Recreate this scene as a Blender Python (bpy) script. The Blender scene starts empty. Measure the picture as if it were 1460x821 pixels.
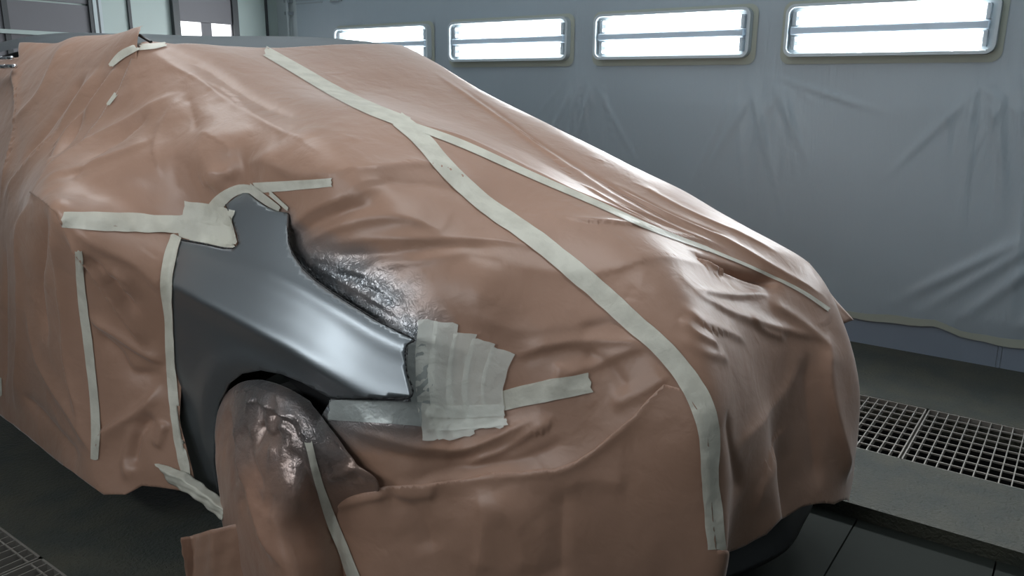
import bpy, bmesh, math, random
import numpy as np
from mathutils import Vector, Matrix, geometry
from mathutils.bvhtree import BVHTree
sc = bpy.context.scene
COL = sc.collection
random.seed(7); RNG = np.random.default_rng(7)

# ------------------------------------------------------------------ camera
CAM_H = 1.6
F_PX = 1130.0
_a, _p, _r = math.radians(54.0), math.radians(14.2), math.radians(0.5)
_fw = np.array([math.sin(_a)*math.cos(_p), math.cos(_a)*math.cos(_p), -math.sin(_p)])
_rt = np.array([math.cos(_a), -math.sin(_a), 0.0])
_up = np.cross(_rt, _fw)
_rt2 = _rt*math.cos(_r) + _up*math.sin(_r)
_up2 = np.cross(_rt2, _fw)
CAM_O = np.array([0.0, 0.0, CAM_H])
cd = bpy.data.cameras.new('camera')
cam = bpy.data.objects.new('camera', cd); COL.objects.link(cam)
M = Matrix(((_rt2[0], _up2[0], -_fw[0], 0), (_rt2[1], _up2[1], -_fw[1], 0), (_rt2[2], _up2[2], -_fw[2], CAM_H), (0, 0, 0, 1)))
cam.matrix_world = M
cd.sensor_width = 36.0; cd.lens = F_PX/1460.0*36.0; cd.clip_start = 0.02
sc.camera = cam

# ------------------------------------------------------------------ exposure and world
sc.view_settings.view_transform = 'Standard'
sc.view_settings.look = 'None'
sc.view_settings.gamma = 1.0
sc.view_settings.use_curve_mapping = False
sc.view_settings.exposure = 0.0
world = bpy.data.worlds.new('world'); sc.world = world; world.use_nodes = True
world.node_tree.nodes['Background'].inputs[0].default_value = (0.75, 0.85, 1.0, 1)
world.node_tree.nodes['Background'].inputs[1].default_value = 0.02
LAMP_W = 28.0          # watts of each wall fixture
LEFT_W = 15.0
CEIL_W = 6.0
LAMP_COL = (0.92, 0.97, 1.0)

def ray(px, py):
    d = _fw + _rt2*(px-730)/F_PX - _up2*(py-410.5)/F_PX
    return d/np.linalg.norm(d)
def on(px, py, ax, val):
    d = ray(px, py); t = (val-CAM_O[ax])/d[ax]
    return CAM_O + d*t

# ------------------------------------------------------------------ helpers
def tag(o, label=None, cat=None, group=None, kind=None):
    if label: o['label'] = label
    if cat: o['category'] = cat
    if group: o['group'] = group
    if kind: o['kind'] = kind
    return o
def empty(name, loc=(0, 0, 0), label=None, cat=None, group=None):
    o = bpy.data.objects.new(name, None); COL.objects.link(o); o.location = loc
    o.empty_display_size = 0.1
    return tag(o, label, cat, group)
def link(name, me, mat=None, parent=None, smooth=False):
    o = bpy.data.objects.new(name, me); COL.objects.link(o)
    if mat: me.materials.append(mat)
    if parent is not None:
        o.parent = parent
        o.matrix_parent_inverse = Matrix.Translation(-Vector(parent.location))
    if smooth:
        me.polygons.foreach_set('use_smooth', [True]*len(me.polygons))
    return o
def mesh_np(verts, faces):
    me = bpy.data.meshes.new('m'); me.from_pydata([tuple(map(float, v)) for v in verts], [], [tuple(map(int, f)) for f in faces]); me.update()
    return me
class MB:
    """collects boxes and tubes into one mesh"""
    def __init__(s): s.v = []; s.f = []
    def box(s, x0, x1, y0, y1, z0, z1):
        b = len(s.v)
        s.v += [(x, y, z) for z in (z0, z1) for y in (y0, y1) for x in (x0, x1)]
        s.f += [tuple(b+i for i in q) for q in ((0, 2, 3, 1), (4, 5, 7, 6), (0, 1, 5, 4), (2, 6, 7, 3), (0, 4, 6, 2), (1, 3, 7, 5))]
        return s
    def tube(s, p0, p1, r, n=14, r1=None):
        p0 = np.array(p0, float); p1 = np.array(p1, float); r1 = r if r1 is None else r1
        d = p1-p0; d /= np.linalg.norm(d)
        a = np.cross(d, (0, 0, 1) if abs(d[2]) < .9 else (1, 0, 0)); a /= np.linalg.norm(a); c = np.cross(d, a)
        b = len(s.v)
        for p, rr in ((p0, r), (p1, r1)):
            for k in range(n):
                t = 2*math.pi*k/n; s.v.append(tuple(p+rr*(a*math.cos(t)+c*math.sin(t))))
        for k in range(n): s.f.append((b+k, b+(k+1) % n, b+n+(k+1) % n, b+n+k))
        s.f.append(tuple(b+n-1-k for k in range(n))); s.f.append(tuple(b+n+k for k in range(n)))
        return s
    def build(s, name, mat, parent=None, bevel=0, smooth=False):
        o = link(name, mesh_np(s.v, s.f), mat, parent, smooth)
        if bevel:
            m = o.modifiers.new('bevel', 'BEVEL'); m.width = bevel; m.segments = 2; m.limit_method = 'ANGLE'
        return o
def struct(o): o['kind'] = 'structure'; return o

# ------------------------------------------------------------------ materials
def material(name, col, rough=0.5, metal=0.0, bump=None, var=None, spec=0.5, extra=None):
    m = bpy.data.materials.new(name); m.use_nodes = True; nt = m.node_tree; N = nt.nodes; L = nt.links
    b = N['Principled BSDF']
    b.inputs['Base Color'].default_value = (*col, 1); b.inputs['Roughness'].default_value = rough
    b.inputs['Metallic'].default_value = metal; b.inputs['Specular IOR Level'].default_value = spec
    tc = N.new('ShaderNodeTexCoord')
    last = None
    for (sx, sy, sz, strength, dist, detail) in (bump or []):
        mp = N.new('ShaderNodeMapping'); mp.inputs['Scale'].default_value = (sx, sy, sz); L.new(tc.outputs['Object'], mp.inputs[0])
        n = N.new('ShaderNodeTexNoise'); n.inputs['Scale'].default_value = 1; n.inputs['Detail'].default_value = detail; n.inputs['Distortion'].default_value = .6
        L.new(mp.outputs[0], n.inputs[0])
        bp = N.new('ShaderNodeBump'); bp.inputs['Strength'].default_value = strength; bp.inputs['Distance'].default_value = dist
        L.new(n.outputs[0], bp.inputs['Height'])
        if last: L.new(last.outputs[0], bp.inputs['Normal'])
        last = bp
    if last: L.new(last.outputs[0], b.inputs['Normal'])
    if var:
        col2, scale, lo, hi = var
        n = N.new('ShaderNodeTexNoise'); n.inputs['Scale'].default_value = scale; n.inputs['Detail'].default_value = 6
        L.new(tc.outputs['Object'], n.inputs[0])
        mr = N.new('ShaderNodeMapRange'); mr.inputs[1].default_value = lo; mr.inputs[2].default_value = hi; L.new(n.outputs[0], mr.inputs[0])
        mx = N.new('ShaderNodeMix'); mx.data_type = 'RGBA'; mx.inputs[6].default_value = (*col, 1); mx.inputs[7].default_value = (*col2, 1)
        L.new(mr.outputs[0], mx.inputs[0]); L.new(mx.outputs[2], b.inputs['Base Color'])
    m['bsdf'] = b.name
    return m
def emission(name, col, st):
    m = bpy.data.materials.new(name); m.use_nodes = True; nt = m.node_tree; nt.nodes.clear()
    e = nt.nodes.new('ShaderNodeEmission'); e.inputs[0].default_value = (*col, 1); e.inputs[1].default_value = st
    o = nt.nodes.new('ShaderNodeOutputMaterial'); nt.links.new(e.outputs[0], o.inputs[0]); return m
def glassy(name, tint=(1, 1, 1), refl=0.06, rough=0.02):
    m = bpy.data.materials.new(name); m.use_nodes = True; nt = m.node_tree; nt.nodes.clear()
    t = nt.nodes.new('ShaderNodeBsdfTransparent'); t.inputs[0].default_value = (*tint, 1)
    g = nt.nodes.new('ShaderNodeBsdfGlossy'); g.inputs['Roughness'].default_value = rough
    x = nt.nodes.new('ShaderNodeMixShader'); x.inputs[0].default_value = refl
    o = nt.nodes.new('ShaderNodeOutputMaterial')
    nt.links.new(t.outputs[0], x.inputs[1]); nt.links.new(g.outputs[0], x.inputs[2]); nt.links.new(x.outputs[0], o.inputs[0]); return m

def paper_material(name, col, col2, rough=.42, spray_col=(.30, .32, .34), spray_rough=.25):
    """brown masking paper with a thin film sheen; the vertex value 'spray' is where silver overspray landed"""
    m = material(name, col, rough, 0, bump=[(9, 9, 9, .35, .012, 3), (38, 38, 38, .22, .003, 2)], var=(col2, 3.0, .35, .65), spec=.5)
    nt = m.node_tree; N = nt.nodes; L = nt.links; b = N[m['bsdf']]
    b.inputs['Sheen Weight'].default_value = .33; b.inputs['Sheen Roughness'].default_value = .35; b.inputs['Coat Weight'].default_value = .08; b.inputs['Coat Roughness'].default_value = .3
    at = N.new('ShaderNodeAttribute'); at.attribute_name = 'spray'
    tc = N.new('ShaderNodeTexCoord'); n = N.new('ShaderNodeTexNoise'); n.inputs['Scale'].default_value = 14; n.inputs['Detail'].default_value = 5
    L.new(tc.outputs['Object'], n.inputs[0])
    ad = N.new('ShaderNodeMath'); ad.operation = 'MULTIPLY_ADD'; ad.inputs[1].default_value = .5; ad.inputs[2].default_value = -.25; L.new(n.outputs[0], ad.inputs[0])
    a2 = N.new('ShaderNodeMath'); a2.operation = 'ADD'; L.new(at.outputs['Fac'], a2.inputs[0]); L.new(ad.outputs[0], a2.inputs[1])
    gate = N.new('ShaderNodeMath'); gate.operation = 'MINIMUM'
    k = N.new('ShaderNodeMath'); k.operation = 'MULTIPLY'; k.inputs[1].default_value = 4; L.new(at.outputs['Fac'], k.inputs[0])
    L.new(a2.outputs[0], gate.inputs[0]); L.new(k.outputs[0], gate.inputs[1])
    cl = N.new('ShaderNodeClamp'); L.new(gate.outputs[0], cl.inputs[0])
    mx = N.new('ShaderNodeMix'); mx.data_type = 'RGBA'; mx.inputs[7].default_value = (*spray_col, 1)
    src = b.inputs['Base Color'].links[0].from_socket
    L.new(src, mx.inputs[6]); L.new(cl.outputs[0], mx.inputs[0]); L.new(mx.outputs[2], b.inputs['Base Color'])
    mm = N.new('ShaderNodeMath'); mm.operation = 'MULTIPLY'; mm.inputs[1].default_value = .75; L.new(cl.outputs[0], mm.inputs[0]); L.new(mm.outputs[0], b.inputs['Metallic'])
    vo = N.new('ShaderNodeTexNoise'); vo.inputs['Scale'].default_value = 42; vo.inputs['Detail'].default_value = 3; vo.inputs['Distortion'].default_value = 2.5; L.new(tc.outputs['Object'], vo.inputs[0])
    fb = N.new('ShaderNodeBump'); fb.inputs['Distance'].default_value = .008; fs = N.new('ShaderNodeMath'); fs.operation = 'MULTIPLY'; fs.inputs[1].default_value = .5
    L.new(cl.outputs[0], fs.inputs[0]); L.new(fs.outputs[0], fb.inputs['Strength']); L.new(vo.outputs[0], fb.inputs['Height'])
    L.new(b.inputs['Normal'].links[0].from_socket, fb.inputs['Normal']); L.new(fb.outputs[0], b.inputs['Normal'])
    rr = N.new('ShaderNodeMapRange'); rr.inputs[3].default_value = rough; rr.inputs[4].default_value = spray_rough; L.new(cl.outputs[0], rr.inputs[0]); L.new(rr.outputs[0], b.inputs['Roughness'])
    return m

MT = {}
MT['paper'] = paper_material('brown_masking_paper', (.39, .232, .165), (.36, .21, .145), .47)
MT['cover'] = paper_material('foil_like_cover_paper', (.36, .205, .145), (.33, .19, .13), .40, (.15, .16, .17), .17)
MT['tape'] = material('cream_masking_tape', (.74, .72, .62), .5, bump=[(60, 60, 60, .3, .002, 3), (22, 22, 22, .55, .006, 3)], var=((.64, .62, .53), 14, .4, .6))
MT['tape'].node_tree.nodes['Principled BSDF'].inputs['Alpha'].default_value = .86
MT['tape_fan'] = material('overlapping_thin_tape', (.93, .94, .86), .42, bump=[(40, 40, 40, .4, .003, 3), (18, 18, 18, .6, .008, 3)])
MT['tape_fan'].node_tree.nodes['Principled BSDF'].inputs['Alpha'].default_value = .58
MT['tape_thin'] = material('sprayed_tape', (.46, .49, .47), .36, .25, bump=[(40, 40, 40, .5, .004, 3), (16, 16, 16, .5, .008, 3)])
MT['tape_thin'].node_tree.nodes['Principled BSDF'].inputs['Alpha'].default_value = .75
MT['roof'] = material('satin_grey_roof', (.12, .135, .145), .38, .2)
MT['paint'] = material('satin_silver_base_coat', (.30, .325, .345), .40, .88)
MT['dark'] = material('black_plastic_trim', (.012, .012, .013), .45)
MT['rubber'] = material('tyre_rubber', (.02, .02, .02), .8)
MT['alloy'] = material('wheel_alloy', (.4, .4, .42), .35, .9)
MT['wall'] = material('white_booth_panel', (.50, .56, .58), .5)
MT['wall_near'] = material('darkened_near_wall', (.10, .11, .12), .6)  # unseen wall made dark so the fender's lower side reflects less light
MT['wall_low'] = material('blue_grey_base_panel', (.24, .29, .36), .5)
MT['green'] = material('pale_green_door_panel', (.42, .50, .48), .45)
MT['grey'] = material('grey_shutter', (.17, .165, .18), .6)
MT['seam'] = material('dark_seam', (.05, .055, .06), .5)
MT['ceil'] = material('white_ceiling_filter', (.62, .66, .68), .9)
MT['floor'] = material('green_grey_concrete', (.062, .062, .045), .62, bump=[(70, 70, 70, .9, .010, 4), (12, 12, 12, .3, .006, 3)], var=((.040, .046, .038), 5, .4, .62))
MT['tile'] = material('dark_green_steel_plate', (.024, .028, .024), .85, spec=.2, bump=[(30, 30, 30, .2, .002, 3)])
MT['steel'] = material('galvanised_steel', (.34, .32, .29), .55, .6)
MT['pit'] = material('black_pit', (.004, .004, .004), .9)
MT['tube'] = emission('fluorescent_tube', (.93, .98, 1.0), 5.0)
MT['fix'] = material('white_lamp_tray', (.55, .62, .66), .45)
MT['chan'] = material('pale_blue_lamp_channel', (.50, .60, .70), .45)
MT['fix_metal'] = material('lamp_holder_grey', (.30, .34, .37), .4)
MT['diff'] = emission('added_lamp_diffuser', (.93, .98, 1.0), 4.0)
MT['day'] = emission('daylight', (.95, .97, 1.0), 3.0)
MT['glass'] = glassy('clear_glass')
def film_mat():
    m = bpy.data.materials.new('milky_masking_film'); m.use_nodes = True; nt = m.node_tree; N = nt.nodes; L = nt.links
    b = N['Principled BSDF']; b.inputs['Base Color'].default_value = (.46, .54, .60, 1); b.inputs['Roughness'].default_value = .36
    b.inputs['Alpha'].default_value = .8
    tc = N.new('ShaderNodeTexCoord'); mp = N.new('ShaderNodeMapping'); mp.inputs['Scale'].default_value = (1, 16, 2.2); L.new(tc.outputs['Object'], mp.inputs[0])
    n = N.new('ShaderNodeTexNoise'); n.inputs['Scale'].default_value = 1; n.inputs['Detail'].default_value = 4; n.inputs['Distortion'].default_value = 1.6; L.new(mp.outputs[0], n.inputs[0])
    bp = N.new('ShaderNodeBump'); bp.inputs['Strength'].default_value = .35; bp.inputs['Distance'].default_value = .012; L.new(n.outputs[0], bp.inputs['Height']); L.new(bp.outputs[0], b.inputs['Normal'])
    return m
MT['film'] = film_mat()
MT['filmtape'] = material('beige_film_tape', (.40, .43, .37), .6)

# ------------------------------------------------------------------ the booth
XW = 3.343*CAM_H      # right wall
XL = -0.75            # left wall, behind the camera
YB = 6.81             # back wall
YF = -3.6             # front wall, behind the camera
ZC = 3.0
GR = (3.67, 4.385)    # right grating
GL = (0.30, 1.02)     # left grating
PIT = (1.85, 3.12)    # recess under the car
ZT = -0.06
# floor with the slots for the gratings and the recess
mb = MB()
for x0, x1 in ((XL, GL[0]), (GL[1], PIT[0]), (PIT[1], GR[0]), (GR[1], XW)): mb.box(x0, x1, YF, YB, -.12, 0)
struct(mb.build('floor', MT['floor']))
mb = MB()
for k in range(22):
    y0 = -3.6+k*.48 - .17
    mb.box(PIT[0], PIT[1], y0+.003, y0+.477, ZT-.03, ZT)
struct(mb.build('trim_1', MT['tile']))
mb = MB().box(PIT[0], PIT[1], YF, YB, -.14, ZT-.031)
for g in (GR, GL): mb.box(g[0], g[1], YF, YB, -.42, -.40)
for g in (GR, GL):
    for xx in g: mb.box(xx-.004, xx+.004, YF, YB, -.42, -.12)
struct(mb.build('trim_2', MT['pit']))
struct(MB().box(XW, XW+.1, YF, YB, -.1, ZC).build('wall_right', MT['wall']))
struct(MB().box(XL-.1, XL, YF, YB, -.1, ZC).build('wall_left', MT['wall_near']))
struct(MB().box(XL, XW, YB, YB+.1, -.1, ZC).build('wall_back', MT['green']))
struct(MB().box(XL, XW, YF-.1, YF, -.1, ZC).build('wall_front', MT['wall']))
struct(MB().box(XL, XW, YF, YB, ZC, ZC+.1).build('ceiling', MT['ceil']))
# base panels on the right wall
mb = MB(); ys = [YF+.01, -1.03, .285, 1.6, 2.9, 4.2, 5.5, YB-.01]
for a, b in zip(ys, ys[1:]): mb.box(XW-.012, XW, a+.012, b-.012, 0, .30)
struct(mb.build('baseboard_right', MT['wall_low']))
mb = MB()
for y in ys[1:-1]: mb.box(XW-.014, XW, y-.0095, y+.0095, 0, .30)
struct(mb.build('trim_3', MT['wall_low']))
# back wall: roller shutter, panels, door with two windows
struct(MB().box(1.2, 3.45, YB-.03, YB, 0, 2.21).box(1.2, 3.45, YB-.03, YB, 2.225, ZC).build('door_1', MT['grey']))
struct(MB().box(1.2, 3.5, YB-.10, YB-.03, 1.96, 1.99).build('trim_4', MT['green']))
mb = MB()
mb.box(3.45, 3.53, YB-.05, YB, 0, ZC).box(3.795, 3.82, YB-.02, YB, 0, ZC).box(4.19, 4.25, YB-.05, YB, 0, ZC).box(4.80, 4.86, YB-.05, YB, 0, ZC).box(5.20, 5.22, YB-.02, YB, 0, ZC).box(2.80, 2.84, YB-.045, YB-.03, 0, ZC)
struct(mb.build('trim_5', MT['seam']))
struct(MB().box(3.48, 3.51, YB-.055, YB-.05, 0, ZC).box(3.53, 3.56, YB-.04, YB, 0, ZC).build('trim_6', MT['wall']))
d2 = struct(MB().box(4.25, 4.80, YB-.03, YB, 0, 1.2).box(4.25, 4.80, YB-.03, YB, 2.15, ZC).box(4.475, 4.575, YB-.03, YB, 1.2, 2.15).box(4.25, 4.262, YB-.03, YB, 1.2, 2.15).box(4.79, 4.80, YB-.03, YB, 1.2, 2.15).build('door_2', MT['grey'], bevel=.004))
struct(MB().box(4.262, 4.475, YB-.012, YB-.004, 1.2, 2.15).build('window_1', MT['day']))
struct(MB().box(4.575, 4.79, YB-.012, YB-.004, 1.2, 2.15).build('window_2', MT['day']))
# pipe and brackets in the far right corner
pp = empty('wall_pipe', (XW-.04, 6.6, 2.3), 'thin pale pipe running up the far corner beside the back wall', 'pipe')
MB().tube((XW-.04, 6.6, 1.2), (XW-.04, 6.6, 2.98), .014).build('pipe', MT['wall'], pp, smooth=True)
for zz in (2.27, 2.38): MB().box(XW-.05, XW, 6.56, 6.64, zz, zz+.03).build('bracket', MT['fix_metal'], pp)
ls = empty('wall_louvre', (XW-.02, 6.3, 2.42), 'small grey slotted vent high on the right wall near the far corner', 'vent')
for k in range(4): MB().box(XW-.015, XW, 6.12, 6.50, 2.36+.03*k, 2.372+.03*k).build('slat', MT['fix_metal'], ls)
MB().box(XW-.03, XW, 5.85, 6.0, 2.36, 2.45).build('cover_box', MT['fix_metal'], ls)

# wall fixtures --------------------------------------------------------
def rrect(y0, y1, z0, z1, r, n=6):
    pts = []
    for cy, cz, a0 in ((y1-r, z1-r, 0), (y0+r, z1-r, 90), (y0+r, z0+r, 180), (y1-r, z0+r, 270)):
        for k in range(n+1):
            t = math.radians(a0+90*k/n); pts.append((cy+r*math.cos(t), cz+r*math.sin(t)))
    return pts
FIX_Z = (1.815, 2.108); FIX_W = 1.15; PITCH = 1.402
FIX_Y = [0.552+PITCH*k for k in range(0, 4)]+[0.552-PITCH]
def fixture(y0, y1, xw, s, label, group, energy):
    """s = -1: on the right wall facing -x, +1: on the left wall"""
    z0, z1 = FIX_Z; ym = (y0+y1)/2; zm = (z0+z1)/2
    t = empty('wall_light', (xw, ym, zm), label, 'light', group)
    def bx(m, a, b, *r): m.box(min(xw+s*a, xw+s*b), max(xw+s*a, xw+s*b), *r); return m
    # rim frame: a rounded ring
    o = rrect(y0-.012, y1+.012, z0-.012, z1+.012, .055); i = rrect(y0+.006, y1-.006, z0+.006, z1-.006, .042)
    n = len(o); v = []; f = []
    for X in (xw, xw+s*.075):
        v += [(X, *p) for p in o]+[(X, *p) for p in i]
    for k in range(n):
        k2 = (k+1) % n
        f += [(k, k2, 2*n+k2, 2*n+k), (n+k, 3*n+k, 3*n+k2, n+k2), (2*n+k, 2*n+k2, 3*n+k2, 3*n+k)]
    link('frame', mesh_np(v, f), MT['fix'], t)
    bx(MB(), .002, .006, y0, y1, z0, z1).build('tray', MT['fix'], t)
    bx(MB(), .006, .062, y0+.035, y1-.02, zm-.024, zm+.024).build('channel', MT['chan'], t, bevel=.006)
    for zz in (z0+.045, z0+.097, z1-.097, z1-.045):
        MB().tube((xw+s*.035, y0+.06, zz), (xw+s*.035, y1-.05, zz), .013).build('tube_lamp', MT['tube'], t, smooth=True)
    for ye in (y0+.048, y1-.038):
        for za, zb in ((z0+.03, zm-.03), (zm+.03, z1-.03)):
            m = MB(); bx(m, .006, .052, ye-.012, ye+.012, za, zb); m.build('lamp_holder', MT['fix_metal'], t, bevel=.004)
    # the light the tubes give
    for zc in (z0+.071, z1-.071):
        ld = bpy.data.lights.new('tube_light', 'AREA'); ld.shape = 'RECTANGLE'; ld.size = .088; ld.size_y = y1-y0-.14; ld.energy = energy/2; ld.color = LAMP_COL
        lo = bpy.data.objects.new('tube_light', ld); COL.objects.link(lo)
        lo.location = (xw+s*.05, ym, zc); lo.rotation_euler = (0, math.radians(90 if s < 0 else -90), 0)
    p = rrect(y0, y1, z0, z1, .045); m = len(p)
    link('glass_pane', mesh_np([(xw+s*.066, *q) for q in p], [tuple(range(m))]), MT['glass'], t)
order = {0: 'wide twin-tube wall light at the right end of the row', 1: 'twin-tube wall light second from the right end of the row',
         2: 'twin-tube wall light third from the right, its lower corner near the sloping paper', 3: 'wall light partly hidden behind the paper-covered roof'}
for k, y in enumerate(FIX_Y):
    fixture(y, y+FIX_W, XW, -1, order.get(k, 'twin-tube wall light just outside the right edge of the view'), 'twin-tube lights in a row on the right wall', LAMP_W)
    if k in (0, 1): fixture(y, y+FIX_W, XL, 1, 'twin-tube wall light on the near side wall behind the viewer', 'twin-tube lights on the near side wall', LEFT_W)

# flat lamps added out of view to brighten the upward-facing paper
def added_ceiling_lamp(x, y, w, l):
    t = empty('added_ceiling_light', (x, y, ZC), 'long flat lamp added in the unseen ceiling to brighten the car from above', 'light', 'lamps added in the ceiling for extra light')
    m = MB().box(x-w/2-.03, x+w/2+.03, y-l/2-.03, y-l/2, ZC-.05, ZC).box(x-w/2-.03, x+w/2+.03, y+l/2, y+l/2+.03, ZC-.05, ZC).box(x-w/2-.03, x-w/2, y-l/2, y+l/2, ZC-.05, ZC).box(x+w/2, x+w/2+.03, y-l/2, y+l/2, ZC-.05, ZC)
    m.build('frame', MT['fix'], t)
    MB().box(x-w/2, x+w/2, y-l/2, y+l/2, ZC-.02, ZC-.012).build('diffuser', MT['diff'], t)
    ld = bpy.data.lights.new('added_ceiling_lamp_light', 'AREA'); ld.shape = 'RECTANGLE'; ld.size = w; ld.size_y = l; ld.energy = CEIL_W; ld.color = LAMP_COL
    lo = bpy.data.objects.new('added_ceiling_lamp_light', ld); COL.objects.link(lo); lo.location = (x, y, ZC-.03)
for y in (1.15, 3.7): added_ceiling_lamp(1.9, y, .6, 1.25)

# plastic film on the right wall ---------------------------------------
def poly_in(pts, poly):
    x, y = pts[:, 0], pts[:, 1]; c = np.zeros(len(pts), bool); n = len(poly); j = n-1
    for i in range(n):
        xi, yi = poly[i]; xj, yj = poly[j]
        cond = ((yi > y) != (yj > y)) & (x < (xj-xi)*(y-yi)/(yj-yi+1e-12)+xi)
        c ^= cond; j = i
    return c
def resample(poly, s, closed=True):
    P = [np.array(p, float) for p in poly]; out = []
    n = len(P)
    for i in range(n if closed else n-1):
        a, b = P[i], P[(i+1) % n]; L = np.linalg.norm(b-a); k = max(1, int(round(L/s)))
        for q in range(k): out.append(a+(b-a)*q/k)
    if not closed: out.append(P[-1])
    return np.array(out)
def cdt(outer, holes, s):
    """triangulate the inside of a polygon: clean edges, even triangles inside"""
    outer = resample(outer, s); loops = [outer]+[resample(h, s) for h in holes]
    lo = outer.min(0); hi = outer.max(0)
    gx = np.arange(lo[0], hi[0], s); gy = np.arange(lo[1], hi[1], s*.866)
    X, Y = np.meshgrid(gx, gy); X = X+(np.arange(len(gy)) % 2)[:, None]*s/2
    P = np.stack([X.ravel(), Y.ravel()], 1)
    m = poly_in(P, outer)
    for h in loops[1:]: m &= ~poly_in(P, h)
    P = P[m]
    B = np.concatenate(loops)
    # drop interior points that crowd the boundary
    keep = np.ones(len(P), bool)
    key = {}
    for b in B: key.setdefault((int(b[0]//s), int(b[1]//s)), []).append(b)
    for i, p in enumerate(P):
        cx, cy = int(p[0]//s), int(p[1]//s)
        for dx in (-1, 0, 1):
            for dy in (-1, 0, 1):
                for b in key.get((cx+dx, cy+dy), ()):
                    if (b[0]-p[0])**2+(b[1]-p[1])**2 < (s*.45)**2: keep[i] = False
    P = P[keep]
    V = [Vector((float(a), float(b))) for a, b in np.concatenate([B, P])]
    E = []; o = 0
    for l in loops:
        n = len(l); E += [(o+i, o+(i+1) % n) for i in range(n)]; o += n
    r = geometry.delaunay_2d_cdt(V, E, [], 0, 1e-6)
    vv = np.array([(v.x, v.y) for v in r[0]]); ff = np.array([f for f in r[2] if len(f) == 3])
    c = vv[ff].mean(1); m = poly_in(c, outer)
    for h in loops[1:]: m &= ~poly_in(c, h)
    ff = ff[m]
    a = vv[ff]; ar = (a[:, 1, 0]-a[:, 0, 0])*(a[:, 2, 1]-a[:, 0, 1])-(a[:, 1, 1]-a[:, 0, 1])*(a[:, 2, 0]-a[:, 0, 0])
    ff = ff[np.abs(ar) > 1e-9]
    return vv, ff
def seg_dist(P, A, B):
    """distance of points to a segment, and the position along it"""
    d = B-A; L2 = (d@d)+1e-12; t = np.clip(((P-A)@d)/L2, 0, 1)
    return np.linalg.norm(P-(A+t[:, None]*d), axis=1), t
def polyline_dist(P, pts):
    pts = np.array(pts, float); L = np.linalg.norm(np.diff(pts, axis=0), axis=1); T = L.sum(); acc = 0
    best = np.full(len(P), 1e9); pos = np.zeros(len(P)); side = np.zeros(len(P))
    for i in range(len(pts)-1):
        d, t = seg_dist(P, pts[i], pts[i+1]); m = d < best
        best[m] = d[m]; pos[m] = (acc+t[m]*L[i])/T; acc += L[i]
    return best, pos
film_y = (YF+.2, 6.5)
bott = [(6.5, .16), (2.6, .16), (1.6, .165), (1.1, .17), (.85, .185), (.65, .20), (.5, .165), (.3, .15), (.1, .17), (-.3, .17), (YF+.2, .17)]
outer = [(film_y[0], 2.95), (film_y[1], 2.95)]+bott
holes = [rrect(y-.014, y+FIX_W+.014, FIX_Z[0]-.014, FIX_Z[1]+.014, .055) for y in FIX_Y]
vv, ff = cdt(outer, holes, .022)
dp = .012+np.zeros(len(vv))
Z = vv[:, 1]; Y = vv[:, 0]
lowf = np.clip((1.75-Z)/.25, 0, 1)*np.clip((Z-.16)/.12, 0, 1)
fr = np.random.default_rng(3)
for k in range(120):       # straight pulls fanning out below the corners of the lights
    yc = FIX_Y[fr.integers(0, 4)]+(FIX_W+.12 if fr.random() < .6 else -.1)+fr.normal(0, .10)
    z1 = 1.74+fr.normal(0, .02); ang = fr.normal(0, .42); Lz = fr.uniform(.3, 1.2)
    A = np.array([yc, z1]); B = A+np.array([math.sin(ang)*Lz, -math.cos(ang)*Lz]); B[1] = max(B[1], .25)
    d, t = seg_dist(vv, A, B); w = fr.uniform(.008, .02)
    dp += lowf*fr.uniform(.004, .012)*np.exp(-(d/w)**2)*np.sin(np.pi*np.clip(t, .02, .98))
for (y0, z0_, y1, z1_) in ((-.05, 1.0, .75, .25), (.0, .85, .55, .22), (-.1, 1.3, .3, .5), (.1, .9, .9, .30), (-.2, .7, .25, .22), (0, 1.6, -.15, .5), (.3, 1.0, .25, .25), (2.2, .9, 2.0, .2)):
    d, t = seg_dist(vv, np.array([y0, z0_]), np.array([y1, z1_])); dp += lowf*.02*np.exp(-(d/.03)**2)*np.sin(np.pi*np.clip(t, .05, .95))
dp += lowf*.018*(.5+.5*np.sin(Y*3.1+1+.8*np.sin(Z*2.3)))
V3 = np.stack([XW-dp, Y, Z], 1)
film = link('masking_film', mesh_np(V3, ff), MT['film'], None, True)
tag(film, 'milky blue plastic film stretched over the wall below and around the glowing lights', 'plastic sheet')
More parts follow.
